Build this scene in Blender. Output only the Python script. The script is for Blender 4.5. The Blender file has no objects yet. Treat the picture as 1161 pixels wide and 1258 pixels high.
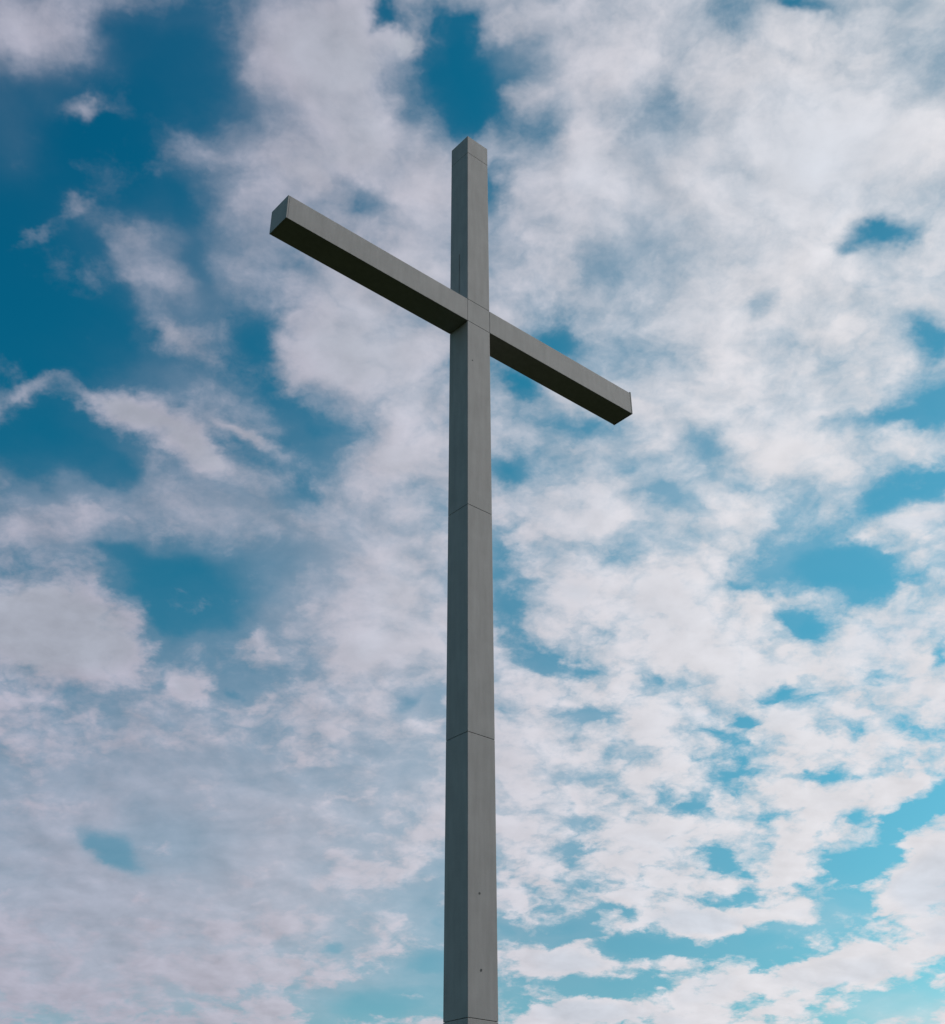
import bpy, bmesh, math, random
from mathutils import Vector, Matrix
import numpy as np

S = bpy.context.scene
COL = S.collection

# ------------------------------------------------------------------ camera
PW, PH = 1161.0, 1258.0          # photograph size
F_PX, PITCH, ROLL = 1500.0, 0.56245, -0.0027
U = 0.60                         # width of the shaft in metres
CAM_Z = 1.62
cam_d = bpy.data.cameras.new('camera')
cam = bpy.data.objects.new('camera', cam_d)
COL.objects.link(cam)
fw = Vector((0, math.cos(PITCH), math.sin(PITCH)))
r0 = Vector((1, 0, 0))
u0 = r0.cross(fw)
cr = math.cos(ROLL) * r0 + math.sin(ROLL) * u0
cu = -math.sin(ROLL) * r0 + math.cos(ROLL) * u0
cam.matrix_world = Matrix.Translation((0, 0, CAM_Z)) @ Matrix((cr, cu, -fw)).transposed().to_4x4()
cam_d.sensor_fit = 'VERTICAL'
cam_d.sensor_height = 24.0
cam_d.lens = 24.0 * F_PX / PH
cam_d.clip_end = 20000
S.camera = cam

# ------------------------------------------------------------------ exposure
S.view_settings.view_transform = 'Standard'
S.view_settings.look = 'None'
S.view_settings.exposure = 0.0
S.view_settings.gamma = 1.0

# ------------------------------------------------------------------ sun (behind thin cloud, to the right)
SUN_AZ, SUN_EL = math.radians(78), math.radians(42)     # azimuth from +Y towards +X
sun_dir = Vector((math.sin(SUN_AZ) * math.cos(SUN_EL), math.cos(SUN_AZ) * math.cos(SUN_EL), math.sin(SUN_EL)))
sd = bpy.data.lights.new('sun', 'SUN')
sd.energy = 1.7
sd.angle = math.radians(12)
sd.color = (1.0, 0.95, 0.88)
sun = bpy.data.objects.new('sun', sd)
COL.objects.link(sun)
sun.rotation_euler = (-sun_dir).to_track_quat('-Z', 'Y').to_euler()

# ------------------------------------------------------------------ sky with a broken cloud layer
W = bpy.data.worlds.new('World')
S.world = W
W.use_nodes = True
W.cycles.sampling_method = 'MANUAL'
W.cycles.sample_map_resolution = 512
nt = W.node_tree
nt.nodes.clear()
N, L = nt.nodes, nt.links


def node(t, **kw):
    n = N.new(t)
    for k, v in kw.items():
        setattr(n, k, v)
    return n


def put(sock, v):
    if isinstance(v, bpy.types.NodeSocket):
        L.new(v, sock)
    elif v is not None:
        sock.default_value = v


def M(op, a, b=None, c=None, clamp=False):
    n = node('ShaderNodeMath', operation=op, use_clamp=clamp)
    for i, v in enumerate((a, b, c)):
        put(n.inputs[i], v)
    return n.outputs[0]


def V(op, a, b=None, s=None):
    n = node('ShaderNodeVectorMath', operation=op)
    put(n.inputs[0], a)
    if b is not None:
        put(n.inputs[1], b)
    if s is not None:
        put(n.inputs['Scale'], s)
    return n.outputs['Value'] if op in ('DOT_PRODUCT', 'LENGTH') else n.outputs[0]


def noise(vec, scale, detail, rough, lac=2.0, dist=0.0, color=False):
    n = node('ShaderNodeTexNoise', noise_dimensions='3D')
    put(n.inputs['Vector'], vec)
    n.inputs['Scale'].default_value = scale
    n.inputs['Detail'].default_value = detail
    n.inputs['Roughness'].default_value = rough
    n.inputs['Lacunarity'].default_value = lac
    n.inputs['Distortion'].default_value = dist
    return n.outputs['Color'] if color else n.outputs[0]


def smooth(x, lo, hi, a=0.0, b=1.0):
    n = node('ShaderNodeMapRange', interpolation_type='SMOOTHSTEP')
    put(n.inputs[0], x)
    for i, v in zip((1, 2, 3, 4), (lo, hi, a, b)):
        n.inputs[i].default_value = v
    return n.outputs[0]


def mix(f, a, b):
    n = node('ShaderNodeMix', data_type='RGBA')
    put(n.inputs[0], f)
    put(n.inputs[6], a)
    put(n.inputs[7], b)
    return n.outputs[2]


KZ = 0.30       # curvature of the cloud layer: position on it = (x, y) / (z + KZ)
tc = node('ShaderNodeTexCoord')
D = V('NORMALIZE', tc.outputs['Generated'])
sep = node('ShaderNodeSeparateXYZ')
L.new(D, sep.inputs[0])
den = M('MAXIMUM', M('ADD', sep.outputs[2], KZ), 0.12)
px = M('DIVIDE', sep.outputs[0], den)
py = M('DIVIDE', sep.outputs[1], den)
cmb = node('ShaderNodeCombineXYZ')
L.new(px, cmb.inputs[0])
L.new(py, cmb.inputs[1])
P = cmb.outputs[0]

# wind-torn edges: the layer position is warped by two noises
w1 = V('SCALE', V('SUBTRACT', noise(P, 7.0, 3, 0.55, color=True), (0.5, 0.5, 0.5)), s=0.05)
w2 = V('SCALE', V('SUBTRACT', noise(P, 24.0, 4, 0.62, color=True), (0.5, 0.5, 0.5)), s=0.04)
Pw0 = V('ADD', V('ADD', P, w1), w2)
Pw = V('ADD', V('MULTIPLY', Pw0, (1, 1, 0)), (0, 0, 1))


def layer(x, y):
    """photo direction -> place on the cloud layer"""
    d = (fw * F_PX + cr * (x - PW / 2) - cu * (y - PH / 2)).normalized()
    return np.array((d.x, d.y)) / (d.z + KZ)


# cloud patches (+) and openings (-): centre, half sizes, turn, amount, all on the cloud layer
PATCHES = [
    # ---- broad trends: open sky to the upper left, veil over the lower left
    (60, 330, 330, 340, 0, -1.3), (340, 620, 200, 190, 0, -.35), (170, 1040, 420, 200, 0, -.80), (100, 690, 200, 110, 0, -.2), (900, 1180, 320, 90, 0, -.12), (900, 850, 330, 210, 0, .26), (960, 220, 280, 240, 0, .32), (700, 230, 110, 170, 10, .2),
    # ---- upper left
    (30, 30, 120, 55, 0, .75), (108, 140, 46, 22, 10, 1.0), (230, 85, 85, 85, 0, -1.0), (80, 190, 120, 50, 0, -.95),
    (15, 130, 45, 50, 0, -.55), (160, 50, 60, 40, 0, -.35), (395, 60, 115, 95, 10, .85), (440, 180, 80, 70, 30, .5), (350, 220, 75, 60, 0, .7),
    (235, 200, 75, 32, -12, .62), (300, 265, 55, 45, 0, .3), (548, 95, 40, 62, 0, -1.1), (500, 120, 22, 40, 10, -.35), (560, 140, 45, 45, 0, -.7), (482, 14, 26, 26, 20, -1.2), (506, 46, 24, 17, 20, .8), (540, 20, 30, 20, 0, -.4), (490, 85, 18, 30, 0, -.2),
    (575, 45, 30, 55, 0, -.8), (450, 247, 50, 26, 20, -.62), (530, 235, 45, 35, 0, .28), (300, 120, 45, 60, 20, -.15),
    (216, 258, 24, 38, 0, -.5), (243, 335, 26, 50, -15, -.35), (200, 340, 40, 50, 0, .15), (300, 335, 40, 45, 0, .3), (45, 288, 60, 14, -25, .8), (95, 250, 45, 20, 35, .95),
    (150, 295, 70, 34, 25, .85), (180, 350, 60, 30, 20, .6), (40, 370, 100, 70, 0, -1.0), (115, 420, 45, 35, 0, -.8),
    (30, 240, 60, 24, -15, -.5), (205, 412, 80, 26, 25, 1.0), (322, 408, 40, 40, 20, -.7), (285, 390, 26, 26, 0, -.3), (350, 390, 30, 40, 0, -.15),
    # ---- big patch left of the shaft
    (440, 430, 110, 95, 20, .85), (400, 320, 80, 60, 25, .5), (500, 330, 60, 60, 0, .3), (505, 500, 60, 55, 0, .4),
    # ---- left middle
    (45, 465, 75, 18, -18, .6), (30, 480, 50, 14, -10, .3), (150, 498, 105, 28, 25, 1.2), (255, 558, 75, 22, 30, 1.0), (300, 535, 60, 12, 22, .7),
    (40, 555, 75, 50, 0, -1.1), (140, 572, 60, 30, 20, -1.0), (75, 430, 60, 22, -10, -.5), (330, 480, 50, 35, 30, -.45), (395, 525, 65, 30, 20, -.6),
    (365, 600, 45, 55, 20, -.55), (250, 635, 110, 45, 10, .22), (70, 640, 85, 42, 10, .28), (220, 730, 95, 62, 15, -1.6),
    (140, 672, 50, 24, 15, -.7), (330, 730, 75, 60, 0, -.45), (410, 680, 30, 60, 15, -.35), (490, 565, 65, 38, 10, .6),
    (480, 710, 70, 85, 0, .3), (70, 775, 115, 72, 12, 1.2), (150, 800, 50, 40, 30, .3), (190, 770, 35, 40, 0, -.6), (230, 815, 60, 20, 10, -.3),
    (460, 800, 80, 50, 0, .35), (0, 580, 25, 30, 0, .3), (0, 430, 60, 40, 0, -.5),
    # ---- lower left
    (285, 846, 26, 12, 0, -.6), (200, 840, 22, 14, 0, -.6), (207, 886, 28, 14, 0, -.3), (508, 864, 36, 22, 0, -.75),
    (140, 1045, 42, 17, 32, -.75), (415, 1164, 30, 13, 0, -.7), (530, 1058, 30, 16, 20, -.4), (460, 1235, 110, 40, -5, -.95),
    (530, 1180, 50, 35, 0, -.7), (540, 1130, 24, 26, 0, -.5), (405, 1075, 14, 12, 0, -.3), (465, 1128, 30, 10, 0, -.4),
    (230, 845, 40, 26, -20, .75), (340, 880, 60, 18, 10, .3), (115, 925, 34, 38, 25, .5), (70, 985, 80, 24, 12, .45), (40, 880, 70, 40, 0, .3), (455, 1075, 75, 26, 5, .6),
    (300, 1143, 75, 20, 0, .5), (230, 1190, 90, 24, -5, .4), (345, 1185, 60, 30, 0, .4), (60, 1150, 90, 40, 0, .25), (330, 1250, 60, 25, 0, .4), (520, 1200, 24, 9, 0, .5), (490, 985, 40, 20, 0, .25), (120, 1070, 120, 50, 20, .2),
    # ---- upper right
    (605, 95, 40, 60, 0, -.8), (660, 150, 42, 42, 30, -.62), (650, 60, 40, 35, 0, -.35), (635, 112, 34, 22, 10, .4),
    (612, 225, 26, 60, 0, -.75), (640, 20, 60, 25, 0, .25), (800, 155, 45, 55, 0, -.55), (785, 290, 42, 40, 0, -.6), (740, 325, 36, 30, 0, -.6),
    (700, 420, 70, 30, 20, -.78), (985, 6, 42, 20, 5, -.85), (910, 35, 36, 34, 0, -.5), (965, 72, 24, 14, 0, -.35),
    (1085, 288, 62, 22, -8, -.85), (1040, 312, 26, 12, 0, -.5), (935, 378, 26, 16, 0, -.28), (1142, 412, 34, 30, 0, -.85),
    (1000, 170, 150, 110, 0, .4), (720, 220, 60, 90, 15, .25), (850, 380, 120, 60, 0, .35), (690, 170, 40, 20, 0, .1),
    # ---- right middle
    (640, 466, 28, 26, 0, -.85), (720, 522, 62, 20, 10, -.75), (625, 575, 40, 32, 0, -.85), (770, 570, 36, 15, 0, -.4),
    (860, 545, 45, 22, 20, -.45), (822, 605, 42, 16, 25, -.55), (618, 690, 24, 55, 0, -.6), (635, 755, 42, 48, -10, -.6),
    (672, 815, 48, 18, 10, -.65), (770, 660, 30, 24, 0, -.3), (740, 690, 40, 20, 0, -.25), (1095, 515, 85, 17, -8, -.7),
    (1150, 490, 26, 30, 0, -.5), (1115, 603, 95, 30, -24, -1.3), (1035, 700, 100, 38, 5, -1.5), (990, 768, 30, 34, -20, -1.1),
    (915, 722, 50, 12, 5, -.45), (960, 640, 34, 20, 0, -.35), (905, 600, 40, 14, 0, -.3), (1152, 805, 24, 22, 0, -.55),
    (1120, 640, 70, 16, -15, .5), (960, 510, 110, 70, 10, .4), (710, 620, 90, 45, 0, .35), (710, 730, 26, 22, 0, .4),
    (1095, 780, 90, 40, -15, .4), (840, 760, 120, 60, 10, .4),
    # ---- lower right
    (962, 848, 44, 13, -28, -.8), (914, 888, 22, 9, 0, -.6), (890, 905, 46, 11, 12, -.5), (715, 876, 56, 15, -5, -.6),
    (838, 988, 46, 19, 15, -.85), (900, 1008, 26, 12, 0, -.35), (745, 1047, 55, 9, 0, -.4), (720, 1090, 32, 11, 0, -.6), (765, 1118, 22, 12, 20, -.5), (733, 1108, 14, 12, 0, -.4),
    (892, 1055, 40, 18, 25, -.5), (622, 1138, 24, 16, 0, -.6), (1025, 955, 48, 8, 6, -.4), (1125, 1000, 80, 20, -36, -.95),
    (1055, 1058, 50, 24, -20, -.85), (1045, 1112, 65, 26, 10, -.7), (900, 1105, 45, 16, 5, -.6), (790, 1160, 105, 22, -3, -1.0), (925, 1152, 60, 16, 5, -.7), (985, 1122, 40, 14, 0, .5),
    (690, 1140, 65, 22, -10, -.7), (745, 1205, 65, 36, 0, -.8), (990, 1168, 75, 30, -5, -.7), (1105, 1238, 80, 26, -5, -.7), (955, 1162, 24, 8, 0, .6), (1150, 1205, 16, 10, 0, .6), (620, 1215, 40, 30, 0, -.5),
    (710, 1180, 72, 26, 5, 1.5), (860, 1137, 68, 20, 0, 1.6), (868, 1216, 52, 20, -5, 1.3), (925, 1225, 30, 14, 0, -.4), (1015, 1192, 100, 27, -6, 1.4), (1150, 1205, 30, 30, 0, -.5), (725, 1240, 80, 20, 0, 1.1),
    (1140, 1085, 75, 48, -20, 1.0), (1152, 1150, 30, 22, 0, .6), (830, 1252, 60, 14, 0, .45), (960, 1235, 70, 20, 0, .3), (830, 1178, 18, 9, 0, .3), (1030, 990, 60, 18, 0, .3), (820, 1040, 140, 60, 0, .25),
]

# thin, even veils that let the blue through: centre, half sizes, turn, amount
VEILS = [
    (1120, 1245, 110, 35, 0, .45), (1010, 1130, 120, 40, 0, .18),
    (270, 620, 170, 60, 15, .46), (60, 640, 150, 70, 0, .50), (470, 720, 130, 190, 0, .60), (205, 340, 130, 70, 30, .34), (310, 290, 90, 110, 0, .34),
    (200, 1080, 520, 280, 0, 1.0), (620, 950, 200, 120, 0, .35), (380, 120, 150, 150, 20, .34), (40, 40, 150, 75, 0, .40), (10, 150, 60, 90, 0, .22), (345, 745, 80, 50, 0, .16),
    (520, 230, 90, 70, 0, .32), (650, 50, 60, 50, 0, .25), (40, 1200, 260, 80, 0, .45), (780, 240, 150, 160, 0, .45), (240, 480, 140, 45, 22, .22), (850, 600, 300, 200, 0, .25),
]


def field(items, start, vec):
    acc = start
    for i, (cx, cy, rx, ry, ang, amp) in enumerate(items):
        if i % 14 == 0 and acc is not None:      # evaluate in batches: the next batch waits for the sum so far
            hold = node('ShaderNodeVectorMath', operation='MULTIPLY_ADD')
            put(hold.inputs[0], acc)
            hold.inputs[1].default_value = (0, 0, 1e-7)
            put(hold.inputs[2], vec)
            vec = hold.outputs[0]
        a = math.radians(ang)
        if amp < 0 and (cx > 590 or cy > 830) and rx < 200:
            rx, ry, amp = rx * 1.12, ry * 1.12, amp * 1.12
        e = 2.0
        c = layer(cx, cy)
        J = np.array([(layer(cx + e, cy) - layer(cx - e, cy)) / (2 * e), (layer(cx, cy + e) - layer(cx, cy - e)) / (2 * e)]).T
        A = J @ np.array([[math.cos(a) * rx, -math.sin(a) * ry], [math.sin(a) * rx, math.cos(a) * ry]])
        B = np.linalg.inv(A)                     # place on the layer -> unit disc
        o = B @ c
        p = V('DOT_PRODUCT', vec, (B[0, 0], B[0, 1], -o[0]))
        q = V('DOT_PRODUCT', vec, (B[1, 0], B[1, 1], -o[1]))
        r2 = M('MULTIPLY_ADD', p, p, M('MULTIPLY', q, q))
        acc = M('MULTIPLY_ADD', M('POWER', 0.16, r2), amp, 0.0 if acc is None else acc)
    return acc


acc = field(PATCHES, None, Pw)
veil = field(VEILS, M('MULTIPLY', acc, 0.0001), Pw)

# open blue sky to the left and behind, closed cloud to the right
side = M('MULTIPLY', smooth(M('SUBTRACT', sep.outputs[0], M('MULTIPLY', sep.outputs[1], 0.6)), -1.0, 0.35, -1.4, 0.0), 1.0)
front = smooth(sep.outputs[1], 0.0, 0.5, 1.0, 0.0)
acc = M('SMOOTH_MIN', M('SMOOTH_MAX', acc, -0.97, 0.4), 0.56, 0.4)
cover = M('ADD', acc, M('MULTIPLY', side, front))

Pn = V('ADD', P, w1)
n_big = noise(Pn, 3.2, 3, 0.5)
n_mid = noise(Pn, 10.0, 6, 0.58)
# the same field a step towards the sun, for lit and shaded sides of each puff
step = (sun_dir.x * 0.022, sun_dir.y * 0.022, 0)
n_off = noise(V('ADD', Pn, (0.020, -0.012, 0)), 10.0, 5, 0.55)
n_fine = noise(Pw0, 32.0, 7, 0.64)

# cauliflower heads of the nearer-horizon puffs
vor = node('ShaderNodeTexVoronoi', feature='F1')
put(vor.inputs['Vector'], V('ADD', Pw0, w2))
vor.inputs['Scale'].default_value = 15.0
vor.inputs['Detail'].default_value = 2.0
vor.inputs['Roughness'].default_value = 0.5
puff = M('MULTIPLY', M('SUBTRACT', 0.42, vor.outputs['Distance']), smooth(sep.outputs[2], 0.25, 0.7, 0.9, 0.35))

dens = M('ADD', cover, 0.84)
dens = M('ADD', dens, M('MULTIPLY', M('SUBTRACT', n_big, 0.5), 0.5))
dens = M('ADD', dens, M('MULTIPLY', M('SUBTRACT', n_mid, 0.5), 1.8))
dens = M('ADD', dens, M('MULTIPLY', M('SUBTRACT', n_fine, 0.5), smooth(sep.outputs[2], 0.3, 0.8, 0.85, 0.6)))
dens = M('ADD', dens, puff)
# seen more edge-on towards the horizon, the puffs end more sharply
width = smooth(sep.outputs[2], 0.15, 0.75, 0.70, 1.45)
puffs = smooth(M('DIVIDE', M('ADD', dens, 0.12), width), 0.0, 1.0)
vd = M('MULTIPLY', veil, M('MULTIPLY_ADD', M('SUBTRACT', n_mid, 0.5), 0.7, M('MULTIPLY_ADD', M('SUBTRACT', n_fine, 0.5), 0.35, 1.0)))
vd = M('SMOOTH_MIN', M('MAXIMUM', vd, 0.0), 0.84, 0.25)
vd = M('MULTIPLY', vd, smooth(acc, -1.05, -0.55, 0.22, 1.0))
alpha = M('SUBTRACT', 1.0, M('MULTIPLY', M('SUBTRACT', 1.0, puffs), M('SUBTRACT', 1.0, vd)), clamp=True)
thick = smooth(M('MULTIPLY_ADD', M('SUBTRACT', n_big, 0.5), 1.6, cover), 0.05, 0.75)

sky = node('ShaderNodeTexSky', sky_type='NISHITA')
sky.sun_disc = False
sky.sun_elevation = SUN_EL
sky.sun_rotation = SUN_AZ
sky.altitude = 100
sky.air_density = 1.0
sky.dust_density = 0.6
sky.ozone_density = 3.0
STR = 0.10
blue = V('MULTIPLY', sky.outputs[0], (1.0, 1.25, 1.03))
blue = V('MAXIMUM', V('SUBTRACT', blue, (1.05, 0.66, 0.58)), (0.01, 0.1, 0.2))
# cloud light: brighter near the hidden sun, duller away from it
toward = M('MULTIPLY_ADD', V('DOT_PRODUCT', D, tuple(sun_dir)), 0.5, 0.5)
sunward = V('DOT_PRODUCT', D, (math.sin(SUN_AZ), math.cos(SUN_AZ), 0))
lit = smooth(sunward, -0.08, 0.42, 0.465, 0.74)
warm = smooth(sunward, -0.15, 0.45)
# bright low sky on the sun's side
side_sky = M('MULTIPLY', smooth(toward, 0.66, 0.82), smooth(sep.outputs[2], 0.48, 0.78, 1.0, 0.0))
blue = V('MULTIPLY', blue, mix(side_sky, (1, 1, 1, 1), (1.2, 1.40, 1.32, 1)))
relief = M('MULTIPLY', M('SUBTRACT', n_mid, n_off), 1.3)
lum = M('ADD', lit, M('MULTIPLY', relief, 0.26))
lum = M('SUBTRACT', lum, M('MULTIPLY', thick, 0.05))
lum = M('MAXIMUM', lum, 0.12)
tint = mix(warm, (0.92, 0.925, 1.12, 1), (1.0, 0.99, 1.035, 1))
tint = mix(M('MULTIPLY', thick, 0.45), tint, (0.86, 0.99, 1.15, 1))
cloud = V('SCALE', tint, s=M('DIVIDE', lum, STR))
final = mix(alpha, blue, cloud)
bg = node('ShaderNodeBackground')
L.new(final, bg.inputs[0])
bg.inputs[1].default_value = STR
out = node('ShaderNodeOutputWorld')
L.new(bg.outputs[0], out.inputs[0])


# ------------------------------------------------------------------ materials
class Mat:
    def __init__(self, name):
        self.m = bpy.data.materials.new(name)
        self.m.use_nodes = True
        self.nt = self.m.node_tree
        self.b = self.nt.nodes['Principled BSDF']

    def n(self, t, **kw):
        x = self.nt.nodes.new(t)
        for k, v in kw.items():
            setattr(x, k, v)
        return x

    def l(self, a, b):
        self.nt.links.new(a, b)


def painted_concrete():
    k = Mat('grey_concrete')
    t = k.n('ShaderNodeTexCoord')
    mp = k.n('ShaderNodeMapping')
    k.l(t.outputs['Object'], mp.inputs[0])
    mp.inputs['Scale'].default_value = (1, 1, 0.12)
    streak = k.n('ShaderNodeTexNoise')
    streak.inputs['Scale'].default_value = 9
    streak.inputs['Detail'].default_value = 6
    k.l(mp.outputs[0], streak.inputs[0])
    blot = k.n('ShaderNodeTexNoise')
    blot.inputs['Scale'].default_value = 1.6
    blot.inputs['Detail'].default_value = 7
    blot.inputs['Roughness'].default_value = 0.65
    k.l(t.outputs['Object'], blot.inputs[0])
    grain = k.n('ShaderNodeTexNoise')
    grain.inputs['Scale'].default_value = 60
    grain.inputs['Detail'].default_value = 4
    k.l(t.outputs['Object'], grain.inputs[0])

    def mth(op, a, b, c=None):
        x = k.n('ShaderNodeMath', operation=op)
        for i, v in enumerate((a, b, c)):
            if v is None:
                continue
            if isinstance(v, float):
                x.inputs[i].default_value = v
            else:
                k.l(v, x.inputs[i])
        return x.outputs[0]
    s = mth('ADD', mth('MULTIPLY', streak.outputs[0], 0.9), mth('MULTIPLY', blot.outputs[0], 0.9))
    s = mth('ADD', s, mth('MULTIPLY', grain.outputs[0], 0.35))
    s = mth('MULTIPLY', s, 0.5)
    r = k.n('ShaderNodeValToRGB')
    k.l(s, r.inputs[0])
    r.color_ramp.elements[0].position = 0.42
    r.color_ramp.elements[0].color = (0.268, 0.250, 0.248, 1)
    r.color_ramp.elements[1].position = 0.66
    r.color_ramp.elements[1].color = (0.330, 0.308, 0.307, 1)
    k.l(r.outputs[0], k.b.inputs['Base Color'])
    k.b.inputs['Roughness'].default_value = 0.75
    bp = k.n('ShaderNodeBump')
    bp.inputs['Strength'].default_value = 0.15
    bp.inputs['Distance'].default_value = 0.004
    k.l(grain.outputs[0], bp.inputs['Height'])
    k.l(bp.outputs[0], k.b.inputs['Normal'])
    return k.m


def plain(name, c, rough):
    k = Mat(name)
    t = k.n('ShaderNodeTexCoord')
    nz = k.n('ShaderNodeTexNoise')
    nz.inputs['Scale'].default_value = 25
    k.l(t.outputs['Object'], nz.inputs[0])
    r = k.n('ShaderNodeValToRGB')
    k.l(nz.outputs[0], r.inputs[0])
    r.color_ramp.elements[0].color = tuple(x * 0.8 for x in c) + (1,)
    r.color_ramp.elements[1].color = tuple(x * 1.2 for x in c) + (1,)
    k.l(r.outputs[0], k.b.inputs['Base Color'])
    k.b.inputs['Roughness'].default_value = rough
    return k.m


CONC = painted_concrete()
CAPM = plain('weathered_cap', (0.16, 0.16, 0.16), 0.7)
JOINT = plain('dark_joint', (0.12, 0.12, 0.12), 0.9)


def grass():
    k = Mat('grass_ground')
    t = k.n('ShaderNodeTexCoord')
    a = k.n('ShaderNodeTexNoise')
    a.inputs['Scale'].default_value = 0.25
    a.inputs['Detail'].default_value = 10
    k.l(t.outputs['Object'], a.inputs[0])
    r = k.n('ShaderNodeValToRGB')
    k.l(a.outputs[0], r.inputs[0])
    r.color_ramp.elements[0].position = 0.3
    r.color_ramp.elements[0].color = (0.018, 0.026, 0.010, 1)
    r.color_ramp.elements[1].position = 0.7
    r.color_ramp.elements[1].color = (0.040, 0.048, 0.018, 1)
    k.l(r.outputs[0], k.b.inputs['Base Color'])
    k.b.inputs['Roughness'].default_value = 1.0
    k.b.inputs['Specular IOR Level'].default_value = 0.1
    return k.m


# ------------------------------------------------------------------ the ground
bm = bmesh.new()
for i in range(64):
    t = 2 * math.pi * i / 64
    bm.verts.new((6000 * math.cos(t), 6000 * math.sin(t), 0))
bm.faces.new(bm.verts)
me = bpy.data.meshes.new('ground')
bm.to_mesh(me)
bm.free()
me.materials.append(grass())
g = bpy.data.objects.new('ground', me)
COL.objects.link(g)
g['kind'] = 'structure'

# ------------------------------------------------------------------ the cross
# local frame: x along the arms, y into the depth, front edge of the shaft at the origin
AL = 0.7102
cross = bpy.data.objects.new('monumental_cross', None)
COL.objects.link(cross)
cross.location = (-0.1467 * U, 31.80 * U, 0)
cross.rotation_euler = (0, 0, AL)
cross['label'] = 'tall plain grey concrete cross with a long crossbar, rising against the cloudy blue sky'
cross['category'] = 'cross'

WX, DY = 1.0 * U, 0.955 * U
def Z(z):
    return z * U + CAM_Z
Z_TOP, Z_CAP, Z_B1, Z_B2 = Z(37.035), Z(36.12), Z(28.765), Z(27.78)
Z_S1, Z_S2, Z_S3, Z_S4 = Z(20.345), Z(12.875), Z(5.455), Z(-2.0)
ARM_L, ARM_R = 7.36 * U, 8.205 * U
GAP = 0.007
BEV = 0.006


def add_box(bm, lo, hi, bev=0.0, mi=0):
    vs = [bm.verts.new((x, y, z)) for x in (lo[0], hi[0]) for y in (lo[1], hi[1]) for z in (lo[2], hi[2])]
    q = [(0, 1, 3, 2), (4, 6, 7, 5), (0, 4, 5, 1), (2, 3, 7, 6), (0, 2, 6, 4), (1, 5, 7, 3)]
    fs = [bm.faces.new([vs[i] for i in f]) for f in q]
    for f in fs:
        f.material_index = mi
    if bev:
        es = list({e for f in fs for e in f.edges})
        bmesh.ops.bevel(bm, geom=es, offset=bev, segments=2, profile=0.5, affect='EDGES')


def link(name, bm, mats, parent, label=None):
    bmesh.ops.recalc_face_normals(bm, faces=bm.faces)
    me = bpy.data.meshes.new(name)
    bm.to_mesh(me)
    bm.free()
    for m in mats:
        me.materials.append(m)
    o = bpy.data.objects.new(name, me)
    COL.objects.link(o)
    o.parent = parent
    if label:
        o['label'] = label
    return o


def section(name, lo, hi, joint=None, mat=CONC, label=None, parent=None):
    """one cast block; joint = (axis, side): a recessed mortar bed on that face"""
    bm = bmesh.new()
    lo, hi = list(lo), list(hi)
    jl, jh = list(lo), list(hi)
    add_box(bm, lo, hi, BEV)
    if joint:
        ax, sgn = joint
        for a in range(3):
            if a != ax:
                jl[a] += 0.02
                jh[a] -= 0.02
        if sgn < 0:
            jl[ax], jh[ax] = lo[ax] - GAP, lo[ax] + 0.05
        else:
            jl[ax], jh[ax] = hi[ax] - 0.05, hi[ax] + GAP
        add_box(bm, jl, jh, mi=1)
    return link(name, bm, (mat, JOINT), parent or cross, label)


zs = [0.0, Z_S3, Z_S2, Z_S1, Z_B2]
shaft = []
for i in range(4):
    lo = zs[i] + (GAP if i else -0.4)
    shaft.append(section('shaft_section', (0, 0, lo), (WX, DY, zs[i + 1]), (2, -1)))
hub = section('crossing_block', (0, 0, Z_B2 + GAP), (WX, DY, Z_B1), (2, -1))
upper = section('shaft_section', (0, 0, Z_B1 + GAP), (WX, DY, Z_CAP), (2, -1))
cap = section('top_block', (0, 0, Z_CAP + GAP * .7), (WX, DY, Z_TOP), (2, -1))
T = 0.035     # end plates
arm_l = section('arm', (-ARM_L + T, 0, Z_B2 + GAP), (-0.004, DY, Z_B1), (0, 1))
xj = 2.98 * U
arm_r = section('arm', (WX + GAP, 0, Z_B2 + GAP), (ARM_R - T, DY, Z_B1), (0, -1))
bm = bmesh.new()
add_box(bm, (-ARM_L, 0.0, Z_B2 + GAP), (-ARM_L + T - 0.003, DY, Z_B1), 0.004)
link('end_plate', bm, (CONC,), arm_l)
bm = bmesh.new()
add_box(bm, (ARM_R - T + 0.003, -0.004, Z_B2 + GAP - 0.004), (ARM_R, DY + 0.004, Z_B1 + 0.03), 0.004)
link('end_plate', bm, (CAPM,), arm_r)

# small anchor holes in the front face: a dark socket with a thin raised rim
def hole(parent, x, z, r):
    bm = bmesh.new()
    n = 20
    rings = []
    for rad, y in ((r * 1.25, 0.0005), (r * 1.2, -0.004), (r, -0.004), (r * 0.95, -0.001)):
        rings.append([bm.verts.new((x + rad * math.cos(2 * math.pi * i / n), y, z + rad * math.sin(2 * math.pi * i / n))) for i in range(n)])
    for a, b in zip(rings, rings[1:]):
        for i in range(n):
            bm.faces.new((a[i], a[(i + 1) % n], b[(i + 1) % n], b[i]))
    bm.faces.new(rings[-1])
    link('anchor_socket', bm, (JOINT,), parent)


hole(shaft[3], 0.21 * U, Z(26.15), 0.010)
hole(shaft[1], 0.40 * U, Z(8.52), 0.014)
hole(shaft[1], 0.44 * U, Z(6.62), 0.016)

# thin cable clipped to the side face of the upper shaft
bm = bmesh.new()
add_box(bm, (-0.008, 0.47 * DY, Z_B1 + 0.002), (0.001, 0.47 * DY + 0.009, Z(31.2)), 0.003)
link('side_cable', bm, (JOINT,), upper)
